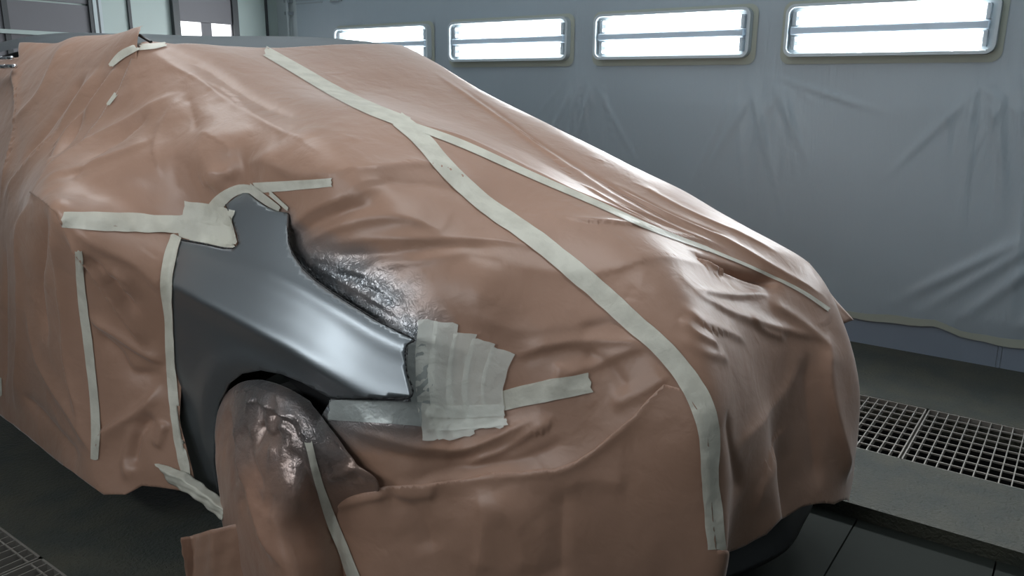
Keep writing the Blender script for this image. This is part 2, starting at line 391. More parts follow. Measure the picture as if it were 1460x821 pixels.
# tape along the hem of the film and round the lights
def ribbon(pts, w, nvec, thick=.001):
    """flat strip through 3-D points; w = width vector list"""
    v = []; f = []
    for p, ww in zip(pts, w): v += [p-ww/2, p+ww/2]
    n = len(pts)
    for i in range(n-1): f.append((2*i, 2*i+1, 2*i+3, 2*i+2))
    return mesh_np(v, f)
hp = resample(bott, .06, False)
hem = link('hem_tape', ribbon([np.array([XW-.026, a, b+.012+.004*math.sin(a*23)]) for a, b in hp], [np.array([0, 0, .045+.008*math.sin(a*9)]) for a, b in hp], None), MT['filmtape'])
tag(hem, 'pale yellowish tape running along the bottom hem of the wall film', 'tape')
hs = hem.modifiers.new('s', 'SOLIDIFY'); hs.thickness = .001
for k, y in enumerate(FIX_Y):
    o = rrect(y-.045, y+FIX_W+.045, FIX_Z[0]-.055, FIX_Z[1]+.035, .06); i = rrect(y-.013, y+FIX_W+.013, FIX_Z[0]-.013, FIX_Z[1]+.013, .055)
    n = len(o); v = [(XW-.020, *p) for p in o]+[(XW-.022, *p) for p in i]
    t = link('surround_tape', mesh_np(v, [(q, (q+1) % n, n+(q+1) % n, n+q) for q in range(n)]), MT['filmtape'])
    lab = {0: 'tape border around the widest wall light at the right end', 1: 'tape border around the wall light second from the right', 2: 'tape border around the third wall light from the right',
           3: 'tape border around the wall light half hidden by the roof'}.get(k, 'tape border around a wall light outside the view')
    tag(t, lab, 'tape', 'tape borders around the wall lights')

# gratings --------------------------------------------------------------
def grate(x0, x1, y0, y1, xs, label, group, pitch=.0475):
    t = empty('floor_grate', ((x0+x1)/2, (y0+y1)/2, 0), label, 'grate', group)
    m = MB()
    for xx in (x0+.004, x1-.004): m.box(xx-.004, xx+.004, y0+.003, y1-.003, -.034, -.002)
    for yy in (y0+.006, y1-.006): m.box(x0, x1, yy-.003, yy+.003, -.034, -.002)
    m.build('frame', MT['steel'], t)
    m = MB(); n = int(round((y1-y0)/pitch))
    for k in range(1, n): yy = y0+(y1-y0)*k/n; m.box(x0+.008, x1-.008, yy-.0022, yy+.0022, -.032, -.003)
    m.build('bearing_bar', MT['steel'], t)
    m = MB()
    for xx in xs: m.box(xx-.003, xx+.003, y0+.006, y1-.006, -.012, -.004)
    m.build('cross_bar', MT['steel'], t)
ysplit = on(1324, 580, 2, 0)[1]
for k in range(-3, 4):
    y0 = ysplit+k*1.0
    lab = {0: 'steel floor grate nearer the car, running on behind the paper', -1: 'steel floor grate at the right edge beside the step'}.get(k, 'steel floor grate further along the right channel')
    grate(GR[0], GR[1], y0, y0+.996, [GR[0]+(GR[1]-GR[0])*(i+1)/9 for i in range(8)], lab, 'grates in the right floor channel')
for k in range(-2, 4):
    y0 = 1.93*0+on(60, 793, 2, 0)[1]+k*1.0
    lab = {0: 'steel floor grate in the lower left corner, farther one', -1: 'steel floor grate in the lower left corner, nearer one'}.get(k, 'steel floor grate further along the left channel')
    grate(GL[0], GL[1], y0, y0+.996, [GL[1]-.04, GL[1]-.19, GL[1]-.34, GL[1]-.49, GL[1]-.64], lab, 'grates in the left floor channel')

# ------------------------------------------------------------------ the car's frame of reference
YAW = math.radians(3.0); O = np.array([2.33, 1.92, 0.0])
FWD = np.array([-math.sin(YAW), -math.cos(YAW), 0.0]); SID = np.array([math.cos(YAW), -math.sin(YAW), 0.0]); UPV = np.array([0, 0, 1.0])
def uvz(u, v, z): return O+FWD*u+SID*v+UPV*z
def pv(px, py, v):
    d = ray(px, py); t = ((O-CAM_O)@SID+v)/(d@SID); P = CAM_O+d*t-O
    return (P@FWD, v, P[2])
def to_uvz(P): Q = P-O; return np.stack([Q@FWD, Q@SID, Q[..., 2]], -1)
# control points of the draped surface: (u, v, z) in metres
CP = [pv(*a) for a in (
    # near side hem, low, middle
    (0, 590, -1.12), (75, 650, -1.13), (150, 705, -1.15), (205, 697, -1.07), (260, 690, -1.0),
    (0, 480, -1.10), (100, 520, -1.11), (180, 560, -1.045), (240, 560, -.965),
    (0, 350, -1.07), (100, 420, -1.13), (180, 440, -1.04), (240, 450, -.95),
    (95, 318, -1.2), (50, 278, -1.15), (0, 270, -1.02),
    (0, 200, -.93), (100, 190, -.90), (180, 200, -.87), (0, 110, -.78), (100, 90, -.74), (185, 80, -.70),
    (100, 58, -.66), (205, 64, -.66), (30, 66, -.68),
    # windscreen pillar and under it
    (300, 150, -.67), (400, 205, -.72), (490, 250, -.74), (250, 200, -.80), (200, 250, -.93), (130, 285, -1.08), (300, 250, -.84), (380, 260, -.79),
    # behind the front fender
    (258, 343, -.885), (322, 292, -.785), (350, 278, -.755), (408, 303, -.735), (410, 350, -.765), (450, 400, -.785), (500, 435, -.785), (586, 484, -.765),
    (250, 405, -.945), (350, 465, -.94), (365, 513, -.935), (300, 640, -.93), (312, 702, -.93), (460, 530, -.90), (520, 520, -.85), (470, 567, -.91), (585, 565, -.81), (575, 510, -.80), (400, 420, -.865), (330, 390, -.90),
    # centre line, roof edge to bumper
    (375, 70, -.15), (470, 130, -.24), (570, 170, -.33), (690, 290, -.40), (790, 355, -.40), (870, 430, -.40), (935, 490, -.4), (985, 555, -.40), (1010, 600, -.40), (1018, 700, -.39), (1030, 780, -.38),
    (560, 250, -.62), (610, 330, -.64), (680, 430, -.64), (780, 490, -.54),
    (300, 66, -.4), (480, 65, .2), (568, 66, .56),
    # far outline
    (620, 92, .52), (700, 140, .50), (775, 177, .5), (850, 215, .50), (925, 252, .50), (1000, 293, .51), (1075, 334, .53), (1125, 361, .55), (1150, 377, .56), (1190, 440, .57), (1222, 570, .55), (1207, 715, .5),
    # near front corner
    (640, 540, -.70), (720, 600, -.62), (860, 600, -.50), (620, 620, -.76), (700, 700, -.70), (500, 600, -.90), (860, 700, -.52), (760, 800, -.66), (560, 760, -.86), (930, 790, -.46),
    # right of the tape
    (1100, 560, .12), (1100, 690, .10), (1110, 750, -.05), (1160, 718, .25),
)]
CP += [(-2.9, -1.05, .12), (-2.9, -1.04, .5), (-2.9, -1.02, .9), (-2.9, -.95, 1.2), (-2.9, -.80, 1.5), (-2.9, -.66, 1.74), (-2.9, 0, 1.84), (-2.9, .66, 1.76), (-2.9, .82, 1.5), (-2.9, .98, 1.0), (-2.9, 1.0, .15),
       (-1.9, -.64, 1.765), (-2.0, 0, 1.835), (-1.4, 0, 1.825), (-1.4, -.4, 1.80), (-2.0, .5, 1.81), (-1.4, .62, 1.79), (-2, .8, 1.5), (-2, .98, .9), (-2, 1.0, .15),
       (-1.0, .68, 1.72), (-1.0, .82, 1.4), (-1, .97, .9), (-1, 1.0, .2),
       (-.5, .72, 1.48), (-.4, .86, 1.25), (-.4, .94, 1.0), (-.4, .98, .2), (.1, .72, 1.30), (.1, .86, 1.10), (.1, .95, .8), (.1, .98, .2), (.6, .72, 1.14), (.6, .86, .92), (.6, .94, .6), (.6, .95, .2),
       (1.0, .82, .75), (1.05, .85, .2), (1.22, .72, .5),
              (-.25, .1, 1.545), (0, .1, 1.47), (.22, .1, 1.385), (.43, .1, 1.305), (.6, .1, 1.24), (.75, .1, 1.18), (.9, .1, 1.105), (1.05, .1, 1.0),
       (0, -.92, .12), (.4, -.92, .12), (.8, -.72, .10), (1.1, -.42, .10), (1.22, -.25, .14)]
CP = np.array(CP)
U_NOSE = .45
def flat(Q):
    """unroll a point of the shell onto a plane (as if flattened from above)"""
    Q = np.atleast_2d(Q); s = np.stack([np.minimum(Q[:, 0], U_NOSE), np.zeros(len(Q))], 1)
    d = Q[:, :2]-s; L = np.linalg.norm(d, axis=1); n = d/np.maximum(L, 1e-6)[:, None]
    k = np.clip(L/.35, 0, 1)[:, None]
    drop = (1.9-Q[:, 2])[:, None]
    # along the front the drop of the hood counts less, it is mostly already in u
    return Q[:, :2]+n*drop*k*np.array([.75, .9])
DC = flat(CP)
def tps(r): return r*r*np.log(r+1e-9)
def fit(D, Vv, reg=1e-4):
    n = len(D); K = tps(np.linalg.norm(D[:, None]-D[None], axis=2))+reg*np.eye(n); Pm = np.hstack([np.ones((n, 1)), D])
    A = np.zeros((n+3, n+3)); A[:n, :n] = K; A[:n, n:] = Pm; A[n:, :n] = Pm.T
    return np.linalg.solve(A, np.vstack([Vv, np.zeros((3, Vv.shape[1]))]))
WC = fit(DC, CP, 2e-3)
def shell(D):
    D = np.atleast_2d(D); out = np.empty((len(D), 3))
    for i in range(0, len(D), 20000):
        d = D[i:i+20000]; out[i:i+20000] = tps(np.linalg.norm(d[:, None]-DC[None], axis=2))@WC[:len(DC)]+np.hstack([np.ones((len(d), 1)), d])@WC[len(DC):]
    return O+out[:, :1]*FWD+out[:, 1:2]*SID+out[:, 2:]*UPV
def shell_n(D):
    e = .01; a = shell(D+[e, 0])-shell(D-[e, 0]); b = shell(D+[0, e])-shell(D-[0, e])
    n = np.cross(a, b); n /= np.linalg.norm(n, axis=1)[:, None]
    c = O+np.array([0, 0, .6])-FWD*.6
    P = shell(D)
    # outward everywhere
    ref = P-(O+np.array([0, 0, .7])+FWD*np.clip(to_uvz(P)[:, 0], -9, .4)[:, None])
    if (np.sign((n*ref).sum(1))).sum() < 0: n = -n
    return n
lo = DC.min(0)-.15; hi = DC.max(0)+.15
NX, NY = 170, 150
gx = np.linspace(lo[0], hi[0], NX); gy = np.linspace(lo[1], hi[1], NY)
GX, GY = np.meshgrid(gx, gy, indexing='ij'); GD = np.stack([GX.ravel(), GY.ravel()], 1); GP = shell(GD)
gf = [(i*NY+j, (i+1)*NY+j, (i+1)*NY+j+1, i*NY+j+1) for i in range(NX-1) for j in range(NY-1)]
tri = []
for q in gf: tri += [(q[0], q[1], q[2]), (q[0], q[2], q[3])]
SHELL_BVH = BVHTree.FromPolygons([Vector(p) for p in GP], tri)
def px_flat(px, py):
    """the point of the shell seen at a pixel, in unrolled coordinates"""
    loc, nor, idx, dist = SHELL_BVH.ray_cast(Vector(CAM_O), Vector(ray(px, py)))
    if loc is None:      # just outside the outline: nearest point of the shell
        t = 2.6; p = Vector(CAM_O+ray(px, py)*t); loc, nor, idx, dist = SHELL_BVH.find_nearest(p)
    a, b, c = [Vector(GP[i]) for i in tri[idx]]
    r = geometry.barycentric_transform(loc, a, b, c, *[Vector((*GD[i], 0)) for i in tri[idx]])
    return np.array([r.x, r.y])
def px_point(px, py):
    return shell(px_flat(px, py))[0]
def ff_(u, v, z): return flat(np.array([[u, v, z]]))[0]

# ------------------------------------------------------------------ creases
def smooth_line(pts, n=6):
    P = [np.array(p, float) for p in pts]
    if len(P) < 3: return P
    E = [2*P[0]-P[1]]+P+[2*P[-1]-P[-2]]; out = []
    for i in range(1, len(E)-2):
        for k in range(n):
            t = k/n; a, b, c, d = E[i-1], E[i], E[i+1], E[i+2]
            out.append(.5*((2*b)+(-a+c)*t+(2*a-5*b+4*c-d)*t*t+(-a+3*b-3*c+d)*t**3))
    out.append(P[-1]); return out
class Crease:
    def __init__(s, px, amp, w, kind='ridge', sharp=.0):
        pts = [px_point(*p) for p in px]
        s.p = np.array(smooth_line(pts)); s.amp = amp; s.w = w; s.kind = kind
    def disp(s, P, out):
        m = np.all((P > s.p.min(0)-7*s.w) & (P < s.p.max(0)+7*s.w), axis=1); idx = np.nonzero(m)[0]
        if not len(idx): return
        d, t = polyline_dist(P[idx], s.p); tp = np.clip(np.minimum(t, 1-t)*5, 0, 1); tp = tp*tp*(3-2*tp)
        # folds lean: steep on one side, long and gentle on the other
        k = np.clip((t*(len(s.p)-1)).astype(int), 0, len(s.p)-2); A = s.p[k]; tg = s.p[k+1]-A
        nn = P[idx]-(O+np.array([0, 0, .5])); side = ((P[idx]-A)*np.cross(tg, nn)).sum(1)*(1 if s.amp > 0 else -1)
        d = np.where(side > 0, d, d/2.4)
        if s.kind == 'ridge': g = np.exp(-(np.sqrt(d*d+.006**2)-.006)/(s.w*.75))*np.exp(-(d/(2.2*s.w))**2)
        else: g = np.exp(-(np.sqrt(d*d+.002**2)-.002)/s.w)*np.exp(-(d/(3*s.w))**2)
        out[idx] += s.amp*g*tp
def step_mask(D, poly): return poly_in(D, poly)
R, S = 'ridge', 'sharp'
CR_HOOD = [Crease(*a) for a in (
    ([(205, 68), (250, 98), (300, 128), (400, 190), (490, 248)], .010, .022, S),
    ([(215, 72), (300, 105), (380, 155), (440, 180)], -.008, .03),
    ([(266, 133), (215, 158), (130, 205), (50, 275)], .022, .035, S),
    ([(266, 133), (228, 200), (242, 262)], .014, .03, S),
    ([(225, 160), (150, 215), (90, 265)], -.02, .04),
    ([(285, 192), (345, 224)], .010, .02, S), ([(345, 224), (322, 245), (298, 258)], .010, .016, S), ([(268, 136), (285, 192)], -.008, .02, S),
    
    ([(350, 235), (380, 232), (430, 250), (490, 255)], .012, .02),
    ([(290, 262), (320, 252), (345, 238)], .010, .012),
    ([(60, 268), (120, 240), (180, 222), (230, 200)], .012, .02),
    ([(460, 272), (530, 247), (600, 240), (650, 256), (688, 288)], .016, .02, S),
    ([(480, 300), (560, 262), (640, 268), (690, 292)], -.012, .02),
    ([(415, 330), (450, 300), (500, 282), (560, 268)], .014, .016),
    ([(418, 340), (455, 318), (500, 300), (550, 290)], -.010, .012),
    ([(430, 352), (480, 325), (540, 312), (590, 318), (640, 340)], .014, .018),
    ([(455, 350), (520, 342), (600, 343), (700, 348), (790, 362)], .010, .014, S),
    ([(470, 362), (540, 362), (640, 355), (720, 358)], -.010, .02),
    ([(520, 380), (600, 372), (690, 360)], .008, .02),
    ([(440, 370), (480, 395), (540, 430), (585, 462)], .008, .009),
    ([(416, 352), (424, 374), (450, 396), (500, 428), (560, 462)], .006, .007),
    ([(455, 365), (500, 380), (540, 400), (560, 425)], .006, .012),
    ([(470, 395), (490, 385), (530, 392)], .006, .006), ([(500, 425), (520, 405), (560, 418)], .006, .006), ([(440, 385), (452, 368), (470, 372)], .006, .006), ([(530, 440), (550, 420), (580, 440)], .006, .006),
    ([(700, 375), (780, 390), (850, 392), (930, 372), (1020, 385)], .008, .03),
    ([(640, 440), (740, 470), (850, 460), (935, 480)], .006, .03),
    ([(820, 470), (880, 462), (935, 485)], -.008, .015),
    ([(730, 510), (800, 490), (880, 488), (938, 492)], .010, .012, S),
    ([(790, 540), (850, 520), (900, 500), (935, 496)], .008, .014),
    ([(800, 515), (795, 535), (790, 560)], .008, .012), ([(830, 500), (870, 520), (900, 560)], -.008, .02),
    ([(735, 515), (800, 500), (860, 505)], -.006, .012),
    ([(575, 175), (660, 203), (760, 250), (850, 292), (930, 328), (1010, 352)], .010, .012, S),
    ([(610, 100), (700, 165), (800, 235), (900, 300), (1000, 345), (1080, 375)], .010, .014),
    ([(640, 115), (760, 200), (860, 262), (960, 320), (1060, 368)], -.007, .014),
    ([(840, 250), (930, 300), (1020, 340), (1100, 385), (1185, 440)], .011, .011, S),
    ([(870, 265), (960, 312), (1040, 345)], -.006, .010), ([(900, 262), (980, 305), (1060, 340), (1120, 372)], .006, .008), ([(820, 262), (900, 310), (990, 345)], .007, .008),
    ([(790, 308), (830, 318), (900, 325), (985, 345), (1030, 362)], .009, .008, S),
    ([(985, 360), (1000, 372), (1060, 393), (1112, 401)], -.045, .014),
    ([(983, 362), (1015, 386), (1060, 404), (1100, 411)], .014, .010, S),
    ([(985, 418), (1040, 424), (1100, 420)], .008, .010), ([(980, 420), (1030, 445), (1090, 465), (1150, 480), (1175, 488)], .010, .012),
    ([(960, 432), (1000, 462), (1060, 490)], .008, .012), ([(965, 455), (990, 480), (1020, 498)], .009, .009, S), ([(1060, 448), (1080, 470), (1120, 485)], .008, .010), ([(1090, 430), (1140, 462), (1180, 500)], .010, .015),
    ([(960, 480), (1000, 505), (1035, 515)], .006, .015),
    ([(1178, 470), (1172, 530), (1185, 600), (1203, 690)], .030, .035), ([(1150, 500), (1150, 560), (1160, 640), (1165, 700)], -.018, .03),
    ([(1140, 490), (1110, 560), (1060, 620), (1040, 650)], .012, .03), ([(1030, 580), (1040, 640), (1055, 700)], -.012, .02), ([(1130, 600), (1090, 680), (1070, 740)], .012, .03),
    ([(480, 604), (540, 618), (600, 636), (660, 640), (720, 618), (785, 585)], .016, .014, S),
    ([(500, 622), (560, 645), (640, 655), (710, 640), (760, 612)], -.012, .016),
    ([(510, 600), (560, 604), (605, 612)], .008, .010, S),
    ([(548, 694), (600, 690), (680, 682), (790, 669), (850, 640), (905, 597), (945, 550)], .012, .020, S),
    ([(660, 662), (720, 640), (780, 600), (790, 585)], .014, .012),
    ([(560, 680), (640, 668), (740, 655), (820, 620)], -.012, .018),
    ([(870, 580), (930, 552), (960, 530)], .008, .02),
    ([(685, 690), (692, 750), (680, 821)], .010, .03), ([(545, 700), (600, 730), (620, 790)], -.012, .03), ([(800, 700), (830, 680), (900, 690)], .010, .04), ([(805, 690), (800, 760), (800, 830)], -.012, .03), ([(480, 720), (520, 708), (560, 700)], .012, .014),
    ([(560, 700), (590, 705), (625, 700)], .008, .012), ([(700, 700), (740, 760), (745, 821)], .008, .03),
)]
CR_DOOR = [Crease(*a) for a in (
    ([(52, 278), (34, 330), (34, 420), (30, 520), (20, 590)], .018, .03),
    ([(75, 292), (60, 350), (58, 420), (70, 500)], -.020, .025),
    ([(88, 300), (80, 350), (90, 420), (100, 520), (120, 620)], .014, .022),
    ([(96, 325), (130, 375), (175, 440), (216, 500)], .020, .014, S),
    ([(100, 322), (150, 355), (200, 380), (238, 425)], .012, .018), ([(120, 355), (165, 400), (200, 450)], -.012, .015),
    ([(145, 395), (165, 390), (180, 400), (178, 420)], .010, .010), ([(125, 450), (160, 470), (205, 500), (240, 520)], .014, .018),
    ([(135, 470), (170, 500), (190, 530), (235, 530)], -.010, .02),
    ([(10, 340), (8, 440), (5, 560)], -.014, .03),
    ([(18, 90), (26, 150), (14, 230), (0, 300)], .010, .014, S),
    ([(150, 90), (110, 150), (60, 215), (5, 290)], .012, .03), ([(180, 85), (140, 140), (95, 200), (60, 260)], .014, .022), ([(130, 100), (80, 170), (30, 240)], -.010, .025),
    ([(165, 100), (120, 170), (75, 235)], -.010, .02), ([(100, 60), (60, 130), (20, 180)], .008, .03),
    ([(235, 545), (205, 580), (150, 620), (145, 660)], .016, .02), ([(225, 590), (200, 620), (190, 670)], -.016, .02), ([(195, 600), (180, 650), (185, 690)], .01, .02), ([(225, 640), (235, 615), (240, 600)], .012, .012),
    ([(40, 430), (60, 520), (110, 600), (140, 660)], .012, .03), ([(30, 560), (70, 600), (120, 660)], -.012, .03),
)]
for _c in CR_DOOR: _c.amp *= 1.5; _c.w *= .85
def rand_creases(n, lo, hi, amp, region=None):
    out = []
    for k in range(n):
        c = np.array([RNG.uniform(lo[0], hi[0]), RNG.uniform(lo[1], hi[1])]); a = RNG.uniform(0, math.pi); L = RNG.uniform(.05, .28)
        d = np.array([math.cos(a), math.sin(a)])*L; b = np.array([-d[1], d[0]])*RNG.normal(0, .12)
        D = np.array([c-d/2, c+b, c+d/2]); P = shell(D)
        o = Crease.__new__(Crease); o.p = np.array(smooth_line(P)); o.amp = RNG.choice([-1, 1])*RNG.uniform(.3, 1)*amp; o.w = RNG.uniform(.006, .016); o.kind = RNG.choice([R, S])
        out.append(o)
    return out
CR_HOOD += rand_creases(120, (-1.3, -1.9), (1.9, 1.6), .002)
CR_DOOR += rand_creases(60, (-3, -2.9), (0, -.6), .002)

_cr = np.random.default_rng(11)
_CW = []
for _o, (wl, am) in enumerate(((.42, .010), (.24, .006), (.13, .0032), (.08, .0018))):
    for _q in range(5):
        dv = _cr.normal(0, 1, 3); dv /= np.linalg.norm(dv)
        _CW.append((dv*2*math.pi/wl, _cr.uniform(0, 6.3), _cr.normal(0, 1, 3)*2*math.pi/(wl*3.3), _cr.uniform(0, 6.3), am))
def crumple(P):
    """flat facets meeting in straight creases, like stiff paper that was unfolded"""
    out = np.zeros(len(P))
    for kv, ph, kw, pw, am in _CW:
        wgt = np.clip(.5+.9*np.sin(P@kw+pw), 0, 1)
        x = (P@kv+ph+1.1*np.sin(P@kw*.7+pw*2))/math.pi
        out += am*wgt*(np.abs((x % 2)-1)-.5)*.55
    return out
PAPER_BVHS = []
def sheet(name, poly, s, offset, creases, mat, label, cat, group=None, spray=None, bulges=(), thick=.0012, extra=None, crump=1.0):
    vv, ff = cdt(poly, [], s)
    P = shell(vv); Nn = shell_n(vv); d = np.full(len(P), offset)+crumple(P)*crump*(.25+.6*np.clip((-.5-to_uvz(P)[:, 1])/.2, 0, 1))+.004
    for c in creases: c.disp(P, d)
    for (q, r, a, dirv) in bulges:
        w = np.exp(-(np.linalg.norm(P-q, axis=1)/r)**2)*a; P = P+np.array(dirv)[None]*w[:, None]
    P = P+Nn*d[:, None]
    if extra is not None: P = extra(vv, P, Nn)
    a = P[ff]; fn = np.cross(a[:, 1]-a[:, 0], a[:, 2]-a[:, 0]); fl = (fn*Nn[ff[:, 0]]).sum(1) < 0; ff[fl] = ff[fl][:, ::-1]
    me = mesh_np(P, ff); o = link(name, me, mat, None, True)
    at = me.attributes.new('spray', 'FLOAT', 'POINT')
    sp = np.zeros(len(P)) if spray is None else spray(P)
    at.data.foreach_set('value', sp.astype(np.float32))
    m = o.modifiers.new('thickness', 'SOLIDIFY'); m.thickness = thick; m.offset = -1
    PAPER_BVHS.append(BVHTree.FromPolygons([Vector(p) for p in P], [tuple(map(int, f)) for f in ff]))
    return tag(o, label, cat, group)

# ------------------------------------------------------------------ the car: body shell under the paper, roof, fender, wheel
car = empty('car', tuple(uvz(-.9, 0, 0)), 'car masked for painting, only its grey roof and silver front fender bare', 'car')
def body_part(name, poly, s, off, mat, thick=.003, parent=car):
    vv, ff = cdt(poly, [], s); P = shell(vv)+shell_n(vv)*off
    Nn = shell_n(vv); a = P[ff]; fn = np.cross(a[:, 1]-a[:, 0], a[:, 2]-a[:, 0]); fl = (fn*Nn[ff[:, 0]]).sum(1) < 0; ff[fl] = ff[fl][:, ::-1]
    o = link(name, mesh_np(P, ff), mat, parent, True)
    return o
HEM_IN = [ff_(-2.85, -.98, .25), ff_(-1.5, -1.1, .33), ff_(-.7, -1.0, .33), ff_(-.42, -.93, .42), ff_(-.3, -.93, .62), ff_(0, -.93, .72), ff_(.3, -.93, .62), ff_(.45, -.91, .4), ff_(.6, -.86, .25), ff_(.9, -.62, .22), ff_(1.15, -.3, .22),
          ff_(1.25, .1, .24), ff_(1.22, .4, .24), ff_(1.05, .75, .25), ff_(.5, .92, .25), ff_(-.5, .95, .25), ff_(-2.85, .98, .25)]
body_part('body', HEM_IN, .05, -.07, MT['dark'])
ROOF = [ff_(-2.85, -.70, 1.72), ff_(-1.9, -.64, 1.765), px_flat(190, 72), px_flat(260, 76), px_flat(375, 82), px_flat(480, 78), px_flat(560, 76), ff_(-.95, .62, 1.74), ff_(-1.6, .64, 1.77), ff_(-2.85, .68, 1.74)]
body_part('roof', ROOF, .03, -.008, MT['roof'])
# side window and its bright trim at the left edge
sw = body_part('side_window', [ff_(-2.85, -.80, 1.52), ff_(-1.75, -.80, 1.50), ff_(-1.35, -.73, 1.66), ff_(-2.85, -.705, 1.71)], .04, -.002, material('dark_window_glass', (.01, .012, .016), .04))
for z0_, z1_ in ((1.672, 1.690), (1.708, 1.722)):
    q = [np.array(uvz(u, -.79+(z0_-1.67)*-.2+.02*max(0, -1.4-u)*0, z0_-(u+1.5)*.0)) for u in np.linspace(-2.85, -1.96, 9)]
    m = MB()
    for a, b in zip(q, q[1:]): m.tube(a, b, (z1_-z0_)/2, 8)
    m.build('window_trim', material('bright_trim', (.8, .82, .85), .25, 1.0), car, smooth=True)
# front fender: its own crisp surface
def _line(pts):
    q = np.array([pv(*p) for p in pts]); o = np.argsort(q[:, 0]); return q[o, 0], q[o, 2]
C1 = _line([(246, 408, -1.0), (300, 439, -1.0), (350, 468, -.995), (400, 497, -.985), (440, 522, -.97), (480, 545, -.945), (540, 566, -.88), (590, 572, -.835)])
C2 = _line([(258, 352, -.92), (330, 373, -.91), (380, 386, -.90), (430, 405, -.885), (480, 432, -.87), (530, 460, -.85), (588, 490, -.81)])
CT = _line([(258, 343, -.905), (338, 345, -.86), (345, 275, -.765), (410, 303, -.745), (412, 350, -.775), (450, 400, -.80), (500, 435, -.80), (550, 465, -.795), (590, 485, -.785)])
FU = np.linspace(-.75, .85, 161); FZ = np.linspace(.15, 1.45, 131)
_v1 = np.interp(FU, [-.5, -.2, .1, .3, .45, .6, .75], [-1.0, -.998, -.985, -.965, -.93, -.87, -.81])
_v2 = np.interp(FU, [-.5, -.2, .1, .3, .45, .6, .75], [-.925, -.91, -.895, -.88, -.865, -.825, -.785])
_vt = np.interp(FU, [-.55, -.42, -.3, 0, .2, .4, .6], [-.88, -.80, -.755, -.745, -.77, -.785, -.765])
_z1 = np.interp(FU, *C1); _z2 = np.interp(FU, *C2)
_zt = np.maximum(np.interp(FU, [-.6, -.42, -.30, -.05, .05, .2, .35, .5, .65], [1.16, 1.26, 1.30, 1.26, 1.21, 1.12, 1.06, .99, .94]), _z2+.05)
FV = np.empty((len(FU), len(FZ)))
for i_, u_ in enumerate(FU):
    k1, k2, kt = _z1[i_], _z2[i_], _zt[i_]
    a1, a2, at_ = _v1[i_], _v2[i_], _vt[i_]
    zk = [0, .30, k1-.22, k1-.08, k1-.02, k1, k1+.3*(k2-k1), k1+.7*(k2-k1), k2, kt, kt+.2]
    vk = [a1+.11, a1+.080, a1+.050, a1+.032, a1+.012, a1, a1+.40*(a2-a1), a1+.82*(a2-a1), a2, at_, at_+.12]
    zk = np.maximum.accumulate(np.array(zk)+np.arange(11)*1e-5)
    FV[i_] = np.interp(FZ, zk, vk)
# soft flare round the wheel opening
_uc, _zc = .03, .40
_R = np.sqrt((FU[:, None]-_uc)**2+(FZ[None]-_zc)**2)
FV -= .016*np.exp(-((_R-.39)/.05)**2)*np.clip((.95-FZ[None])/.2, 0, 1)
_k = np.exp(-(np.arange(-4, 5)/1.5)**2); _k /= _k.sum()
for ax_, kk in ((1, _k), (0, np.exp(-(np.arange(-8, 9)/4.)**2)/np.exp(-(np.arange(-8, 9)/4.)**2).sum())):
    pw = len(kk)//2; A_ = np.pad(FV, [(pw, pw) if q == ax_ else (0, 0) for q in (0, 1)], mode='edge')
    FV = sum(kk[t]*np.take(A_, range(t, t+FV.shape[ax_]), axis=ax_) for t in range(len(kk)))
def fender_v(uz):
    uz = np.atleast_2d(uz); x = np.clip((uz[:, 0]-FU[0])/(FU[1]-FU[0]), 0, len(FU)-1.001); y = np.clip((uz[:, 1]-FZ[0])/(FZ[1]-FZ[0]), 0, len(FZ)-1.001)
    i, j = x.astype(int), y.astype(int); a, b = x-i, y-j
    a = a; b = b
    return (FV[i, j]*(1-a)+FV[i+1, j]*a)*(1-b)+(FV[i, j+1]*(1-a)+FV[i+1, j+1]*a)*b
def fender_px(px, py):
    v = -.93
    for k in range(30):
        u, _, z = pv(px, py, v); v = v+.6*(fender_v([[u, z]])[0]-v)
    u, _, z = pv(px, py, v); return (u, z)
F_OUT = [(322, 292), (334, 282), (346, 275), (353, 275), (364, 284), (378, 294), (395, 301), (410, 303), (409, 325), (410, 345), (416, 362), (430, 382), (450, 401), (480, 422), (515, 444), (550, 465), (588, 484),
         (579, 491), (576, 503), (578, 530), (585, 565), (530, 567), (470, 567), (452, 557), (430, 545), (400, 533), (372, 528), (345, 533), (325, 548), (312, 575), (306, 610), (305, 660), (312, 704),
         (275, 688), (264, 660), (256, 620), (251, 560), (247, 490), (245, 430), (246, 408), (250, 372), (257, 343), (290, 349), (318, 355), (332, 355), (340, 347), (338, 334), (330, 312)]
fp = [np.array(fender_px(*p)) for p in F_OUT]
vv, ff = cdt(fp, [], .011)
V = fender_v(vv)
P = O+vv[:, :1]*FWD+V[:, None]*SID+vv[:, 1:]*UPV
a = P[ff]; fn = np.cross(a[:, 1]-a[:, 0], a[:, 2]-a[:, 0]); fl = (fn@SID) > 0; ff[fl] = ff[fl][:, ::-1]
fender = link('front_fender', mesh_np(P, ff), MT['paint'], car, True)
fender['label'] = 'freshly sprayed silver grey front fender'
m = fender.modifiers.new('t', 'SOLIDIFY'); m.thickness = .012; m.offset = -1
FENDER_BVH = BVHTree.FromPolygons([Vector(p) for p in P], [tuple(map(int, f)) for f in ff])
